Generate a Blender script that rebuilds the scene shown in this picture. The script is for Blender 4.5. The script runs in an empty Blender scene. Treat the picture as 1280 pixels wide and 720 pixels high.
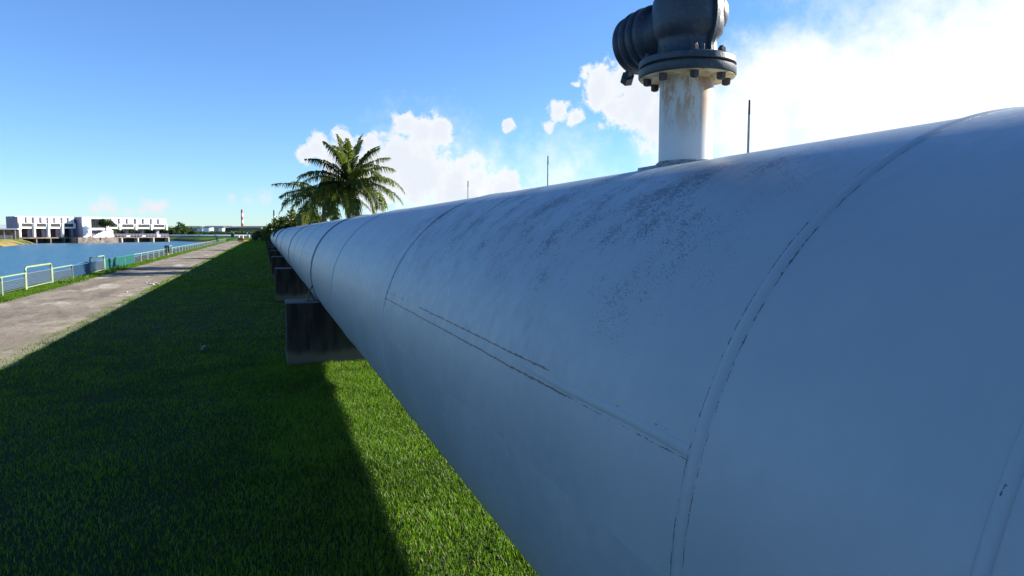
import bpy, bmesh, math, random
import numpy as np
from mathutils import Vector, Matrix, noise
random.seed(7); rng = np.random.default_rng(7)
R_ = math.radians; PI = math.pi
S = bpy.context.scene; C = S.collection

# ------------------------------------------------------------------ camera
CAMH = 2.2; FPX = 870.0
YAW = R_(19.58); PITCH = math.atan(70 / FPX)
cd = bpy.data.cameras.new('camera'); cam = bpy.data.objects.new('camera', cd); C.objects.link(cam)
cd.sensor_width = 36; cd.lens = FPX / 1280 * 36; cd.clip_start = 0.05; cd.clip_end = 9000
cam.location = (0, 0, CAMH); cam.rotation_euler = (PI / 2 - PITCH, 0, -YAW)
S.camera = cam
_M = cam.rotation_euler.to_matrix()
def ray(px, py):                       # world direction seen at a photo pixel (1280 x 720)
    return (_M @ Vector(((px - 640) / FPX, (360 - py) / FPX, -1))).normalized()

# ------------------------------------------------------------------ light
SUN_EL = 24.0; SUN_AZ = 90.0           # azimuth clockwise from +Y (the pipeline's direction)
SKY_STRENGTH = 0.050; SUN_STRENGTH = 5.0; EXPOSURE = 1.5
el, az = R_(SUN_EL), R_(SUN_AZ)
sd = Vector((math.sin(az) * math.cos(el), math.cos(az) * math.cos(el), math.sin(el)))
sl = bpy.data.lights.new('sun', 'SUN'); sl.energy = SUN_STRENGTH; sl.angle = R_(0.53); sl.color = (1, .93, .82)
so = bpy.data.objects.new('sun', sl); C.objects.link(so)
so.rotation_euler = sd.to_track_quat('Z', 'Y').to_euler()
so.location = (0, 0, 30)
vs = S.view_settings; vs.view_transform = 'Standard'; vs.look = 'None'; vs.exposure = EXPOSURE; vs.gamma = 1
vs.use_curve_mapping = False

# small node helper
class NT:
    def __init__(s, tree): s.t = tree; s.n = tree.nodes; s.l = tree.links
    def node(s, typ, **kw):
        n = s.n.new(typ)
        for k, v in kw.items(): setattr(n, k, v)
        return n
    def put(s, sock, v):
        if v is None: return
        if isinstance(v, (int, float)): sock.default_value = v
        elif isinstance(v, (tuple, list, Vector)):
            v = tuple(v)
            if len(sock.default_value) == 4 and len(v) == 3: v = v + (1,)
            sock.default_value = v
        else: s.l.new(v, sock)
    def math(s, op, a, b=None, c=None, clamp=False):
        n = s.node('ShaderNodeMath', operation=op, use_clamp=clamp)
        s.put(n.inputs[0], a); s.put(n.inputs[1], b); s.put(n.inputs[2], c); return n.outputs[0]
    def vmath(s, op, a, b=None, out=0, sc=None):
        n = s.node('ShaderNodeVectorMath', operation=op)
        s.put(n.inputs[0], a); s.put(n.inputs[1], b)
        if sc is not None: s.put(n.inputs['Scale'], sc)
        return n.outputs[out]
    def noise(s, vec, scale, detail=4, rough=.5, out=0, dist=0):
        n = s.node('ShaderNodeTexNoise'); s.put(n.inputs['Vector'], vec); n.inputs['Scale'].default_value = scale
        n.inputs['Detail'].default_value = detail; n.inputs['Roughness'].default_value = rough
        n.inputs['Distortion'].default_value = dist
        return n.outputs[out]
    def ramp(s, fac, lo, hi, a=0., b=1., mode='SMOOTHSTEP'):
        n = s.node('ShaderNodeMapRange', interpolation_type=mode)
        s.put(n.inputs[0], fac); s.put(n.inputs[1], lo); s.put(n.inputs[2], hi); s.put(n.inputs[3], a); s.put(n.inputs[4], b)
        return n.outputs[0]
    def mix(s, fac, a, b, blend='MIX'):
        n = s.node('ShaderNodeMix', data_type='RGBA', blend_type=blend)
        s.put(n.inputs[0], fac); s.put(n.inputs[6], a); s.put(n.inputs[7], b); return n.outputs[2]
    def scale(s, vec, v):
        return s.vmath('MULTIPLY', vec, v)

# ------------------------------------------------------------------ world
w = bpy.data.worlds.new('World'); S.world = w; w.use_nodes = True
nt = NT(w.node_tree); nt.n.clear()
wo = nt.node('ShaderNodeOutputWorld'); bg = nt.node('ShaderNodeBackground')
sky = nt.node('ShaderNodeTexSky', sky_type='NISHITA'); sky.sun_disc = False
sky.sun_elevation = el; sky.sun_rotation = az
sky.altitude = 0; sky.air_density = 1.0; sky.dust_density = 0.0; sky.ozone_density = 1.5
gen = nt.node('ShaderNodeTexCoord').outputs['Generated']
# cumulus: soft balls placed by direction in the sky, broken up by fractal noise
wn = nt.noise(gen, 30, 6, .6, out=1)
wv = nt.vmath('SUBTRACT', wn, (.5, .5, .5))
wdir = nt.vmath('ADD', gen, nt.vmath('SCALE', wv, sc=.034))
def blobfield(bl):
    acc = None
    for (px, py, r, wgt) in bl:
        c = ray(px, py)
        d = nt.vmath('DISTANCE', wdir, c, out=1)
        v = nt.math('MULTIPLY_ADD', d, -wgt / (r / FPX), wgt)
        acc = v if acc is None else nt.math('SMOOTH_MAX', acc, v, .18)
    return acc
hard = [(528,163,24,1),(508,152,16,1),(548,166,18,1),(500,195,32,1),(522,212,46,1),(470,222,46,1),(575,236,42,1),(630,246,36,1),
        (458,178,16,.8),(430,172,16,.8),(400,184,18,.8),(385,192,14,.7),(425,200,30,.8),
        (635,156,10,.9),(697,140,15,.9),(718,147,13,.9),(682,160,10,.7),(716,104,9,.7),
        (752,112,30,.9),(782,100,24,1),(795,132,34,1),(768,132,28,.8),(830,150,45,.9),(745,118,20,.9)]
soft = [(960,110,70,1),(1000,90,60,1),(1060,130,110,1),(940,160,80,1),(1180,120,150,1),(1320,90,190,1),(1290,20,150,.7),(1500,60,330,1),(1020,62,28,.9),(985,78,26,.8),
        (530,225,75,.45),(600,240,60,.5),(880,130,40,.8),(840,180,50,.7),(600,262,70,.7),(700,225,60,.35)]
pale = [(137,258,15,.8),(196,256,15,.9),(182,262,10,.7),(333,248,13,.5),(310,249,10,.4),(290,251,9,.4),(120,263,12,.6),(160,264,12,.5)]
n1 = nt.noise(gen, 42, 8, .62); n1c = nt.math('SUBTRACT', n1, .5)
n2 = nt.noise(gen, 9, 4, .5)
fh = nt.math('MULTIPLY_ADD', n1c, 1.9, nt.math('ADD', blobfield(hard), .10))
ah = nt.ramp(fh, .0, .42)
fs = nt.math('MULTIPLY_ADD', n1c, .7, nt.math('ADD', blobfield(soft), .12))
as_ = nt.ramp(fs, -.1, .95)
fp = nt.math('MULTIPLY_ADD', n1c, 1.2, blobfield(pale))
ap = nt.ramp(fp, -.05, .75, 0, .75)
HC = nt.node('ShaderNodeMix', data_type='RGBA')
lum = 1.0 / SKY_STRENGTH / 2 ** EXPOSURE
shade = nt.ramp(nt.math('ADD', fh, nt.math('MULTIPLY', n2, .8)), .25, 1.3)
ccol = nt.mix(shade, tuple(x * lum for x in (1.0, 1.02, 1.06)), tuple(x * lum for x in (.84, .89, .97)))
# tint of the air itself: a touch deeper blue up high
skyc = nt.vmath('MULTIPLY', sky.outputs[0], (.68, 1.0, 1.5))
c1 = nt.mix(ap, skyc, tuple(x * lum for x in (.93, .88, .92)))
c2 = nt.mix(as_, c1, tuple(x * lum for x in (1.12, 1.14, 1.16)))
c3 = nt.mix(ah, c2, ccol)
nt.l.new(c3, bg.inputs[0]); bg.inputs[1].default_value = SKY_STRENGTH
nt.l.new(bg.outputs[0], wo.inputs[0])

# ------------------------------------------------------------------ materials
def material(name, base=(.5, .5, .5), rough=.6, metal=0., spec=.5):
    m = bpy.data.materials.new(name); m.use_nodes = True
    t = NT(m.node_tree); b = t.n['Principled BSDF']
    b.inputs['Base Color'].default_value = tuple(base) + (1,); b.inputs['Roughness'].default_value = rough
    b.inputs['Metallic'].default_value = metal; b.inputs['Specular IOR Level'].default_value = spec
    return m, t, b
def bump(t, b, h, strength=.3, dist=.01):
    n = t.node('ShaderNodeBump'); n.inputs['Strength'].default_value = strength; n.inputs['Distance'].default_value = dist
    t.l.new(h, n.inputs['Height']); t.l.new(n.outputs[0], b.inputs['Normal']); return n
def pos(t): return t.node('ShaderNodeNewGeometry').outputs['Position']
def mottled(name, c0, c1, scale=3, rough=.7, c2=None, s2=20, bmp=.2, bd=.01, spec=.4):
    m, t, b = material(name, c0, rough, spec=spec)
    p = t.node('ShaderNodeTexCoord').outputs['Object']
    f = t.ramp(t.noise(p, scale, 6, .6), .35, .65)
    col = t.mix(f, c0, c1)
    if c2: col = t.mix(t.ramp(t.noise(p, s2, 5, .65), .5, .72), col, c2)
    t.put(b.inputs['Base Color'], col)
    if bmp: bump(t, b, t.noise(p, s2 * 2, 4, .6), bmp, bd)
    return m

PX, PZ, PR = 1.74, CAMH - .705, .99     # pipe axis (lateral, height) and radius
M = {}
def pipe_paint():
    m, t, b = material('pale_blue_paint', (.30, .47, .63), .38)
    p = pos(t)
    sep = t.node('ShaderNodeSeparateXYZ'); t.l.new(p, sep.inputs[0]); x, y, z = sep.outputs
    ang = t.math('ARCTAN2', t.math('SUBTRACT', z, PZ), t.math('SUBTRACT', x, PX))   # radians
    comb = t.node('ShaderNodeCombineXYZ'); t.put(comb.inputs[0], t.math('MULTIPLY', ang, PR)); t.put(comb.inputs[1], y)
    uv = comb.outputs[0]
    # big faint patches and vertical run marks
    f1 = t.ramp(t.noise(uv, 1.3, 5, .6), .3, .7)
    col = t.mix(f1, (.245, .305, .335), (.292, .352, .372))
    run = t.noise(t.scale(uv, (.35, 9, 1)), 1.6, 5, .65)
    col = t.mix(t.ramp(run,   .5, .8, 0, .6), col, (.31, .34, .34))
    # fine weather chips and dirt specks, clustered along the upper flank
    vor = t.node('ShaderNodeTexVoronoi'); t.put(vor.inputs['Vector'], t.scale(t.vmath('ADD', uv, t.vmath('SCALE', t.noise(uv, 60, 3, .6, out=1), sc=.012)), (1, 1.3, 1)))
    vor.inputs['Scale'].default_value = 120
    cl = t.ramp(t.noise(uv, 3.4, 6, .75), .34, .70)
    up = t.math('MULTIPLY', t.ramp(ang, .9, 1.75), t.ramp(ang, 2.95, 2.35))
    near = t.math('MULTIPLY', t.ramp(y, 1.0, 1.7), t.ramp(y, 7, 4.6))
    low = t.math('MULTIPLY', t.ramp(y, 2.4, 2.9), t.math('MULTIPLY', t.ramp(y, 4.6, 3.8), t.math('MULTIPLY', t.ramp(ang, 2.9, 3.0), .35)))
    amt = t.math('MULTIPLY', cl, t.math('ADD', t.math('MULTIPLY', up, near), low))
    amt = t.math('ADD', t.math('MULTIPLY', amt, 1.1), .03)
    spk = t.math('LESS_THAN', vor.outputs['Distance'], t.math('MULTIPLY', amt, .62))
    big = t.ramp(t.noise(t.scale(uv, (2.2, 1, 1)), 60, 4, .75), .62, .68)
    chip = t.math('MULTIPLY', t.math('MAXIMUM', spk, t.math('MULTIPLY', big, t.ramp(amt, .45, .95))), .75)
    col = t.mix(chip, col, (.03, .038, .048))
    soot = t.math('MULTIPLY', t.ramp(amt, .05, .9), t.ramp(t.noise(uv, 22, 6, .75), .4, .7))
    col = t.mix(t.math('MULTIPLY', soot, .18), col, (.085, .125, .135))
    # isolated rust pits
    v2 = t.node('ShaderNodeTexVoronoi'); t.put(v2.inputs['Vector'], uv); v2.inputs['Scale'].default_value = 6
    pit = t.math('LESS_THAN', v2.outputs['Distance'], t.math('MULTIPLY', t.ramp(t.noise(uv, 2.2, 2), .45, .8), .045))
    col = t.mix(pit, col, (.05, .035, .03))
    # hairline cracks beside the weld caps: a rough line on either side of given rings
    wob = t.math('ADD', t.math('MULTIPLY', t.math('SUBTRACT', t.noise(uv, 45, 5, .8), .5), .013), t.math('MULTIPLY', t.math('SUBTRACT', t.noise(uv, 3, 2, .5), .5), .010))
    brk = t.noise(uv, 16, 6, .85); wvar = t.ramp(t.noise(uv, 28, 3, .7), .3, .7, .35, 1.35)
    crack = None
    for (yr, off, wdt, lo) in ((1.14, .021, .0016, .50), (1.14, -.020, .0013, .50), (4.80, -.022, .004, .36), (.567, .0, .004, .60), (.567, .012, .006, .66)):
        dd = t.math('ABSOLUTE', t.math('SUBTRACT', t.math('ADD', y, wob), yr + off))
        k = t.math('MULTIPLY', t.math('LESS_THAN', dd, t.math('MULTIPLY', wvar, wdt)), t.math('GREATER_THAN', brk, lo))
        if yr > 4: k = t.math('MULTIPLY', k, t.math('MULTIPLY', t.math('LESS_THAN', ang, 2.90), t.math('GREATER_THAN', ang, 0)))
        crack = k if crack is None else t.math('MAXIMUM', crack, k)
    inseg = t.math('MULTIPLY', t.math('GREATER_THAN', y, 1.16), t.math('LESS_THAN', y, 4.80))
    for (a0, wdt, lo, ya, yb) in ((2.888, .0034, .36, 1.75, 4.80), (2.842, .0034, .40, 1.9, 3.75), (2.840, .0020, .50, 4.2, 4.8), (2.886, .0012, .48, 1.16, 2.1), (2.846, .0016, .56, 1.2, 1.6)):
        dd = t.math('ABSOLUTE', t.math('SUBTRACT', t.math('ADD', ang, wob), a0))
        k = t.math('MULTIPLY', t.math('LESS_THAN', dd, t.math('MULTIPLY', wvar, wdt)), t.math('GREATER_THAN', brk, lo))
        k = t.math('MULTIPLY', k, t.math('MULTIPLY', t.math('GREATER_THAN', y, ya), t.math('LESS_THAN', y, yb)))
        crack = t.math('MAXIMUM', crack, k)
    col = t.mix(t.math('MULTIPLY', crack, .88), col, (.030, .018, .014))
    # darker blue grey on the belly
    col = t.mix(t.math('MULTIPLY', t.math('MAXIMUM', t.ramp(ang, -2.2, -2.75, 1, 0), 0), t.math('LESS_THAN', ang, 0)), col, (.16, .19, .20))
    t.put(b.inputs['Base Color'], col)
    t.put(b.inputs['Roughness'], t.ramp(t.noise(uv, 14, 5, .7), .3, .7, .36, .5))
    h = t.math('ADD', t.noise(uv, 420, 3, .6), t.math('MULTIPLY', t.noise(uv, 16, 4, .5), 3))
    h = t.math('ADD', h, t.math('MULTIPLY', t.noise(uv, 1.7, 2, .5), 9))
    h = t.math('SUBTRACT', h, t.math('MULTIPLY', t.math('MAXIMUM', chip, crack), 1.5))
    bump(t, b, h, .35, .0012)
    return m
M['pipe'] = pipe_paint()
M['far_pipe'] = mottled('far_pipe_paint', (.09, .14, .20), (.12, .17, .23), .3, .6, bmp=0)
M['joint'] = mottled('dark_blue_joint', (.035, .055, .10), (.05, .075, .13), 6, .5)
M['sleeve'] = mottled('blue_sleeve_paint', (.07, .14, .27), (.09, .17, .30), 6, .45)
def riser_paint():
    m, t, b = material('white_riser_paint', (.62, .62, .60), .45)
    p = t.node('ShaderNodeTexCoord').outputs['Object']
    sep = t.node('ShaderNodeSeparateXYZ'); t.l.new(p, sep.inputs[0]); x, y, z = sep.outputs
    st = t.noise(t.scale(p, (11, 11, 4.0)), 1, 7, .75)
    hi = t.ramp(z, .06, .34)
    rust = t.math('MULTIPLY', t.ramp(st, .44, .56), hi)
    col = t.mix(t.math('MULTIPLY', t.noise(p, 12, 5, .6), .35), (.60, .60, .58), (.48, .48, .47))
    col = t.mix(t.math('MULTIPLY', hi, .45), col, (.50, .38, .22))
    col = t.mix(t.math('MULTIPLY', rust, .85), col, (.36, .155, .04))
    st2 = t.ramp(t.noise(t.scale(p, (60, 60, 7)), 1, 4, .8), .60, .70)
    col = t.mix(t.math('MULTIPLY', st2, t.ramp(z, .05, .3, 0, .8)), col, (.22, .085, .025))
    base = t.ramp(t.math('ADD', z, t.math('MULTIPLY', t.noise(p, 20, 4), .05)), .05, .02)
    col = t.mix(t.math('MULTIPLY', base, .6), col, (.40, .34, .26))
    t.put(b.inputs['Base Color'], col); bump(t, b, t.noise(p, 90, 4, .6), .2, .002)
    return m
M['riser'] = riser_paint()
M['cream'] = mottled('cream_flange_paint', (.66, .55, .36), (.45, .32, .17), 14, .55, (.26, .13, .05), 24)
M['valve'] = mottled('dark_blue_grey_paint', (.020, .032, .048), (.030, .045, .062), 9, .42, (.055, .07, .085), 55, .35, .003)
M['bolt'] = mottled('bolt_steel', (.02, .024, .03), (.08, .07, .06), 40, .55)
M['pad'] = mottled('weathered_pad', (.30, .36, .38), (.16, .16, .15), 16, .6, (.12, .10, .08), 40)
def concrete_mat():
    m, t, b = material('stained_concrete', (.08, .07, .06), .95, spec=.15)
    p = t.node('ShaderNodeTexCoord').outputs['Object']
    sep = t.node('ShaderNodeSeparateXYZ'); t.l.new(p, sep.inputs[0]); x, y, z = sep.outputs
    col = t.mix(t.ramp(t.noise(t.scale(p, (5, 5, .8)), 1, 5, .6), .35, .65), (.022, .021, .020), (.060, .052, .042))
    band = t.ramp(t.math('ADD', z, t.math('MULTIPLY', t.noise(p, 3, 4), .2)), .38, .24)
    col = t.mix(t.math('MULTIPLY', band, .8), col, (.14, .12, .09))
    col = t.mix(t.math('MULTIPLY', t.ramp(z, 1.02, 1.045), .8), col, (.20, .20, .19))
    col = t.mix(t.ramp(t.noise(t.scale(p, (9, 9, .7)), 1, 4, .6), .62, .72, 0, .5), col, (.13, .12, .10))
    t.put(b.inputs['Base Color'], col); bump(t, b, t.noise(p, 20, 5, .7), .6, .01); return m
M['concrete'] = concrete_mat()
M['green_paint'] = mottled('pale_green_rail_paint', (.22, .30, .15), (.17, .24, .12), 5, .5, (.30, .28, .2), 30, .1)
M['dark_post'] = mottled('dark_green_post_paint', (.06, .10, .08), (.09, .13, .1), 5, .6)
M['wire'] = mottled('galvanised_wire', (.14, .17, .18), (.11, .14, .16), 8, .5, bmp=0)
M['teal_wire'] = mottled('teal_coated_mesh', (.012, .15, .13), (.015, .11, .10), 8, .6, bmp=0)
M['blue_wire'] = mottled('blue_coated_mesh', (.04, .11, .20), (.03, .09, .16), 8, .6, bmp=0)
M['white'] = mottled('white_wall_paint', (.80, .79, .78), (.74, .73, .73), .5, .8, bmp=0)
M['lilac'] = mottled('grey_violet_paint_and_shade', (.30, .27, .37), (.25, .23, .33), .5, .8)  # violet of grey parts, also shade painted onto white walls and recesses
M['dark_void'] = mottled('dark_steel_and_bay_shade', (.035, .035, .035), (.05, .045, .04), 1, .8)  # steel and windows, also the painted shade of the open bays
M['glass'], _, _b = material('window_glass', (.02, .025, .03), .12)
M['brown_wall'] = mottled('stained_quay_concrete', (.26, .21, .16), (.12, .10, .085), .6, .9, (.07, .065, .06), 1.5)
M['pole'] = mottled('painted_steel_pole', (.40, .45, .48), (.30, .35, .38), 4, .5)
M['pole_tip'] = mottled('black_tip', (.02, .02, .025), (.03, .03, .03), 4, .5)
M['tank'] = mottled('white_tank_paint', (.75, .78, .80), (.62, .68, .74), .05, .6, bmp=0)
M['bluegrey'] = mottled('blue_grey_cladding', (.14, .22, .32), (.09, .14, .22), .04, .7, bmp=0)
M['darkroof'] = mottled('dark_roof_sheet', (.05, .06, .075), (.07, .08, .09), .05, .8, bmp=0)
M['red'] = mottled('faded_red_paint', (.42, .09, .07), (.35, .07, .06), .3, .6, bmp=0)
M['chim_white'] = mottled('chimney_white', (.75, .74, .72), (.65, .64, .62), .3, .7, bmp=0)
M['chim_grey'] = mottled('chimney_blue_grey', (.22, .27, .34), (.18, .22, .29), .3, .7, bmp=0)
M['yellow'] = mottled('yellow_plastic', (.65, .50, .06), (.55, .42, .05), 2, .6, bmp=0)
M['brown_red'] = mottled('dull_red_plastic', (.25, .06, .04), (.2, .05, .04), 2, .6, bmp=0)
M['stone'] = mottled('pale_limestone', (.48, .46, .42), (.35, .33, .30), 12, .8)
M['bark'] = mottled('grey_palm_bark', (.16, .13, .10), (.09, .075, .06), 5, .9, (.22, .19, .15), 14, .5, .02)
M['deadleaf'] = mottled('dry_leaf', (.30, .27, .24), (.2, .17, .14), 10, .8)

def grass_ground():
    m, t, b = material('grass_ground', (.03, .07, .01), .9, spec=.15)
    p = pos(t)
    f = t.ramp(t.noise(p, .35, 6, .65), .3, .7)
    g = t.ramp(t.noise(p, 14, 6, .75), .35, .65)
    col = t.mix(f, (.012, .028, .003), (.024, .044, .006))
    col = t.mix(t.math('MULTIPLY', g, .5), col, (.015, .035, .005))
    sep = t.node('ShaderNodeSeparateXYZ'); t.l.new(p, sep.inputs[0]); x, y, z = sep.outputs
    # dry, sandy bank left of the water far away; stone revetment below the grass line
    dry = t.math('MULTIPLY', t.ramp(x, -45, -62), t.math('MULTIPLY', t.ramp(y, 330, 290), t.ramp(t.noise(p, .12, 4), .35, .55)))
    col = t.mix(dry, col, (.28, .20, .07))
    rv = t.math('MULTIPLY', t.ramp(t.math('ADD', z, t.math('MULTIPLY', t.noise(p, .8, 4), .6)), -.25, -.55), t.ramp(y, 150, 190))
    col = t.mix(t.ramp(y, 50, 100), col, t.mix(f, (.035, .105, .006), (.06, .14, .010)))
    col = t.mix(dry, col, (.24, .18, .06))
    col = t.mix(t.math('MULTIPLY', rv, t.math('SUBTRACT', 1, dry)), col, (.03, .028, .022))
    soil = t.ramp(t.noise(p, 3, 5, .6), .62, .75, 0, .5)
    col = t.mix(soil, col, (.12, .10, .04))
    t.put(b.inputs['Base Color'], col)
    bump(t, b, t.noise(p, 30, 5, .7), .8, .03)
    return m
M['ground'] = grass_ground()
def blade_mat(name, c0, c1, c2):
    m, t, b = material(name, c0, .45, spec=.35)
    a = t.node('ShaderNodeAttribute', attribute_name='tone').outputs['Fac']
    col = t.mix(t.ramp(a, 0, .8, mode='LINEAR'), c0, c1); col = t.mix(t.ramp(a, .93, .95), col, c2)
    t.put(b.inputs['Base Color'], col)
    tr = t.node('ShaderNodeBsdfTranslucent'); t.put(tr.inputs[0], t.mix(.6, col, c1))
    mx = t.node('ShaderNodeMixShader'); mx.inputs[0].default_value = .60
    out = t.n['Material Output']
    t.l.new(b.outputs[0], mx.inputs[1]); t.l.new(tr.outputs[0], mx.inputs[2]); t.l.new(mx.outputs[0], out.inputs[0])
    return m
M['blade'] = blade_mat('grass_blade', (.007, .030, .0015), (.135, .275, .009), (.36, .31, .10))
M['frond'] = blade_mat('palm_leaflet', (.018, .038, .008), (.11, .15, .020), (.30, .24, .07))
M['leaf'] = blade_mat('broad_leaf', (.040, .075, .012), (.10, .13, .02), (.25, .20, .06))
M['farleaf'] = blade_mat('far_leaf', (.030, .060, .014), (.060, .10, .022), (.10, .12, .03))

def path_mat():
    m, t, b = material('worn_gravel_path', (.3, .27, .24), .95, spec=.2)
    p = pos(t)
    ps = t.scale(p, (1, .38, 1))
    col = t.mix(t.ramp(t.noise(ps, .8, 6, .65), .3, .7), (.255, .218, .165), (.140, .114, .086))
    col = t.mix(t.ramp(t.noise(ps, 2.0, 7, .8), .50, .66, 0, .8), col, (.095, .075, .062))
    col = t.mix(t.ramp(t.noise(ps, .7, 6, .7), .52, .66, 0, .75), col, (.42, .38, .31))
    col = t.mix(t.ramp(t.noise(p, 38, 4, .7), .56, .68, 0, .45), col, (.42, .39, .35))
    col = t.mix(t.ramp(t.noise(p, 26, 4, .7), .58, .68, 0, .5), col, (.08, .065, .055))
    sep = t.node('ShaderNodeSeparateXYZ'); t.l.new(p, sep.inputs[0]); x, y, z = sep.outputs
    gr = t.math('MULTIPLY', t.ramp(t.noise(p, 2.8, 6, .75), .5, .6), t.ramp(x, -5.0, -4.2))
    col = t.mix(t.math('MULTIPLY', gr, .75), col, (.13, .15, .03))
    t.put(b.inputs['Base Color'], col)
    bump(t, b, t.math('ADD', t.noise(p, 30, 6, .75), t.math('MULTIPLY', t.noise(ps, 3, 4), 2)), .7, .02)
    return m
M['path'] = path_mat()
def water_mat():
    m, t, b = material('river_water', (.018, .075, .14), .35, spec=.5)
    b.inputs['IOR'].default_value = 1.33
    p = pos(t)
    ps = t.scale(p, (1, .8, 1))
    t.put(b.inputs['Base Color'], t.mix(t.ramp(t.noise(t.scale(p, (.5, 1.6, 1)), .7, 6, .8), .38, .62), (.018, .078, .135), (.058, .165, .245)))  # light and dark of the ripples put into the colour
    bump(t, b, t.math('ADD', t.noise(ps, 1.1, 5, .7), t.math('MULTIPLY', t.noise(ps, .3, 2), 1.0)), 1, .22)
    return m
M['water'] = water_mat()

# ------------------------------------------------------------------ mesh helpers
def link(o, parent=None):
    C.objects.link(o)
    if parent is not None: o.parent = parent
    return o
def obj(name, bm, mat, parent=None, smooth=False, auto=None, bevel=0):
    me = bpy.data.meshes.new(name); bm.normal_update(); bm.to_mesh(me); bm.free()
    me.materials.append(M[mat] if isinstance(mat, str) else mat)
    if smooth or auto:
        me.polygons.foreach_set('use_smooth', [True] * len(me.polygons))
        if auto: me.set_sharp_from_angle(angle=R_(auto))
    o = bpy.data.objects.new(name, me); link(o, parent)
    if bevel:
        md = o.modifiers.new('bevel', 'BEVEL'); md.width = bevel; md.segments = 2; md.limit_method = 'ANGLE'
    return o
def raw(name, verts, faces, mat, parent=None, tone=None, smooth=False):
    me = bpy.data.meshes.new(name)
    verts = np.asarray(verts, np.float32)
    me.vertices.add(len(verts)); me.vertices.foreach_set('co', verts.ravel())
    ls, lt, li = [], [], []
    tot = 0
    for fa in faces:
        fa = np.asarray(fa, np.int32); k = fa.shape[1]
        ls.append(tot + np.arange(len(fa)) * k); lt.append(np.full(len(fa), k)); li.append(fa.ravel()); tot += fa.size
    ls, lt, li = map(np.concatenate, (ls, lt, li))
    me.loops.add(tot); me.loops.foreach_set('vertex_index', li.astype(np.int32))
    me.polygons.add(len(ls)); me.polygons.foreach_set('loop_start', ls.astype(np.int32))
    try: me.polygons.foreach_set('loop_total', lt.astype(np.int32))
    except Exception: pass
    if smooth: me.polygons.foreach_set('use_smooth', np.ones(len(ls), bool))
    me.update(calc_edges=True)
    if tone is not None:
        a = me.attributes.new('tone', 'FLOAT', 'POINT'); a.data.foreach_set('value', np.asarray(tone, np.float32))
    me.materials.append(M[mat])
    o = bpy.data.objects.new(name, me); link(o, parent); return o
def tag(o, label=None, cat=None, group=None, kind=None):
    if label: o['label'] = label
    if cat: o['category'] = cat
    if group: o['group'] = group
    if kind: o['kind'] = kind
    return o
def empty(name, loc=(0, 0, 0), rz=0):
    o = bpy.data.objects.new(name, None); o.empty_display_size = .2; link(o); o.location = loc; o.rotation_euler = (0, 0, rz); return o
def box(bm, x0, x1, y0, y1, z0, z1):
    vs_ = [bm.verts.new((x, y, z)) for z in (z0, z1) for (x, y) in ((x0, y0), (x1, y0), (x1, y1), (x0, y1))]
    for f in ((3, 2, 1, 0), (4, 5, 6, 7), (0, 1, 5, 4), (1, 2, 6, 5), (2, 3, 7, 6), (3, 0, 4, 7)):
        bm.faces.new([vs_[i] for i in f])
    return vs_
def lathe(bm, prof, seg=32, mat=None, cap=True):
    """prof: (radius, height) pairs turned about local Z; mat moves it"""
    mat = mat or Matrix()
    rings = []
    for r, z in prof:
        rings.append([bm.verts.new(mat @ Vector((r * math.cos(2 * PI * i / seg), r * math.sin(2 * PI * i / seg), z))) for i in range(seg)])
    for a, b in zip(rings, rings[1:]):
        for i in range(seg):
            j = (i + 1) % seg; bm.faces.new((a[i], a[j], b[j], b[i]))
    if cap:
        bm.faces.new(rings[0][::-1]); bm.faces.new(rings[-1])
def tube(bm, pts, rad, seg=8, cap=True):
    pts = [Vector(p) for p in pts]; rads = rad if isinstance(rad, (list, tuple)) else [rad] * len(pts)
    rings = []; ref = Vector((0.013, .021, 1))
    for i, p in enumerate(pts):
        d = (pts[min(i + 1, len(pts) - 1)] - pts[max(i - 1, 0)]).normalized()
        a = d.cross(ref)
        if a.length < .05: a = d.cross(Vector((1, 0, 0)))
        a.normalize(); b = d.cross(a)
        rings.append([bm.verts.new(p + (a * math.cos(2 * PI * k / seg) + b * math.sin(2 * PI * k / seg)) * rads[i]) for k in range(seg)])
    for a, b in zip(rings, rings[1:]):
        for i in range(seg):
            j = (i + 1) % seg; bm.faces.new((a[i], b[i], b[j], a[j]))
    if cap: bm.faces.new(rings[0]); bm.faces.new(rings[-1][::-1])
def copy_tree(o, parent=None):
    c = o.copy(); C.objects.link(c); c.parent = parent
    for ch in kids.get(o.name, ()): copy_tree(ch, c)
    return c
kids = {}
def index_kids(o):
    kids[o.name] = [x for x in C.objects if x.parent == o]
    for k in kids[o.name]: index_kids(k)

# ------------------------------------------------------------------ terrain
CF = Vector((math.sin(YAW), math.cos(YAW), 0)); CR = Vector((math.cos(YAW), -math.sin(YAW), 0))
def at_depth(px, Zc):                       # world XY seen at photo column px, Zc metres ahead of the camera
    return CF * Zc + CR * ((px - 640) / FPX * Zc)
def at_pix(px, py, h):                      # ground point (h metres below the camera) at a pixel
    d = ray(px, py); return Vector((0, 0, CAMH)) + d * (h / -d.z)
WL = -1.5
wp = [at_pix(*p, CAMH - WL) for p in ((-60, 316), (0, 308.8), (22, 306.6), (44, 304.2), (60, 303.2))]
far_shore = [(p.x, p.y) for p in wp] + [tuple(at_depth(120, 275).xy), tuple(at_depth(214, 300).xy), tuple(at_depth(243, 262).xy)]
e1 = at_pix(262, 302.2, CAMH - WL); 
poly = [(-12.8, -60), (-12.8, 285), (-30, 292), (e1.x, e1.y)] + far_shore[::-1] + [(-260, -60)]
poly = np.array(poly)
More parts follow.
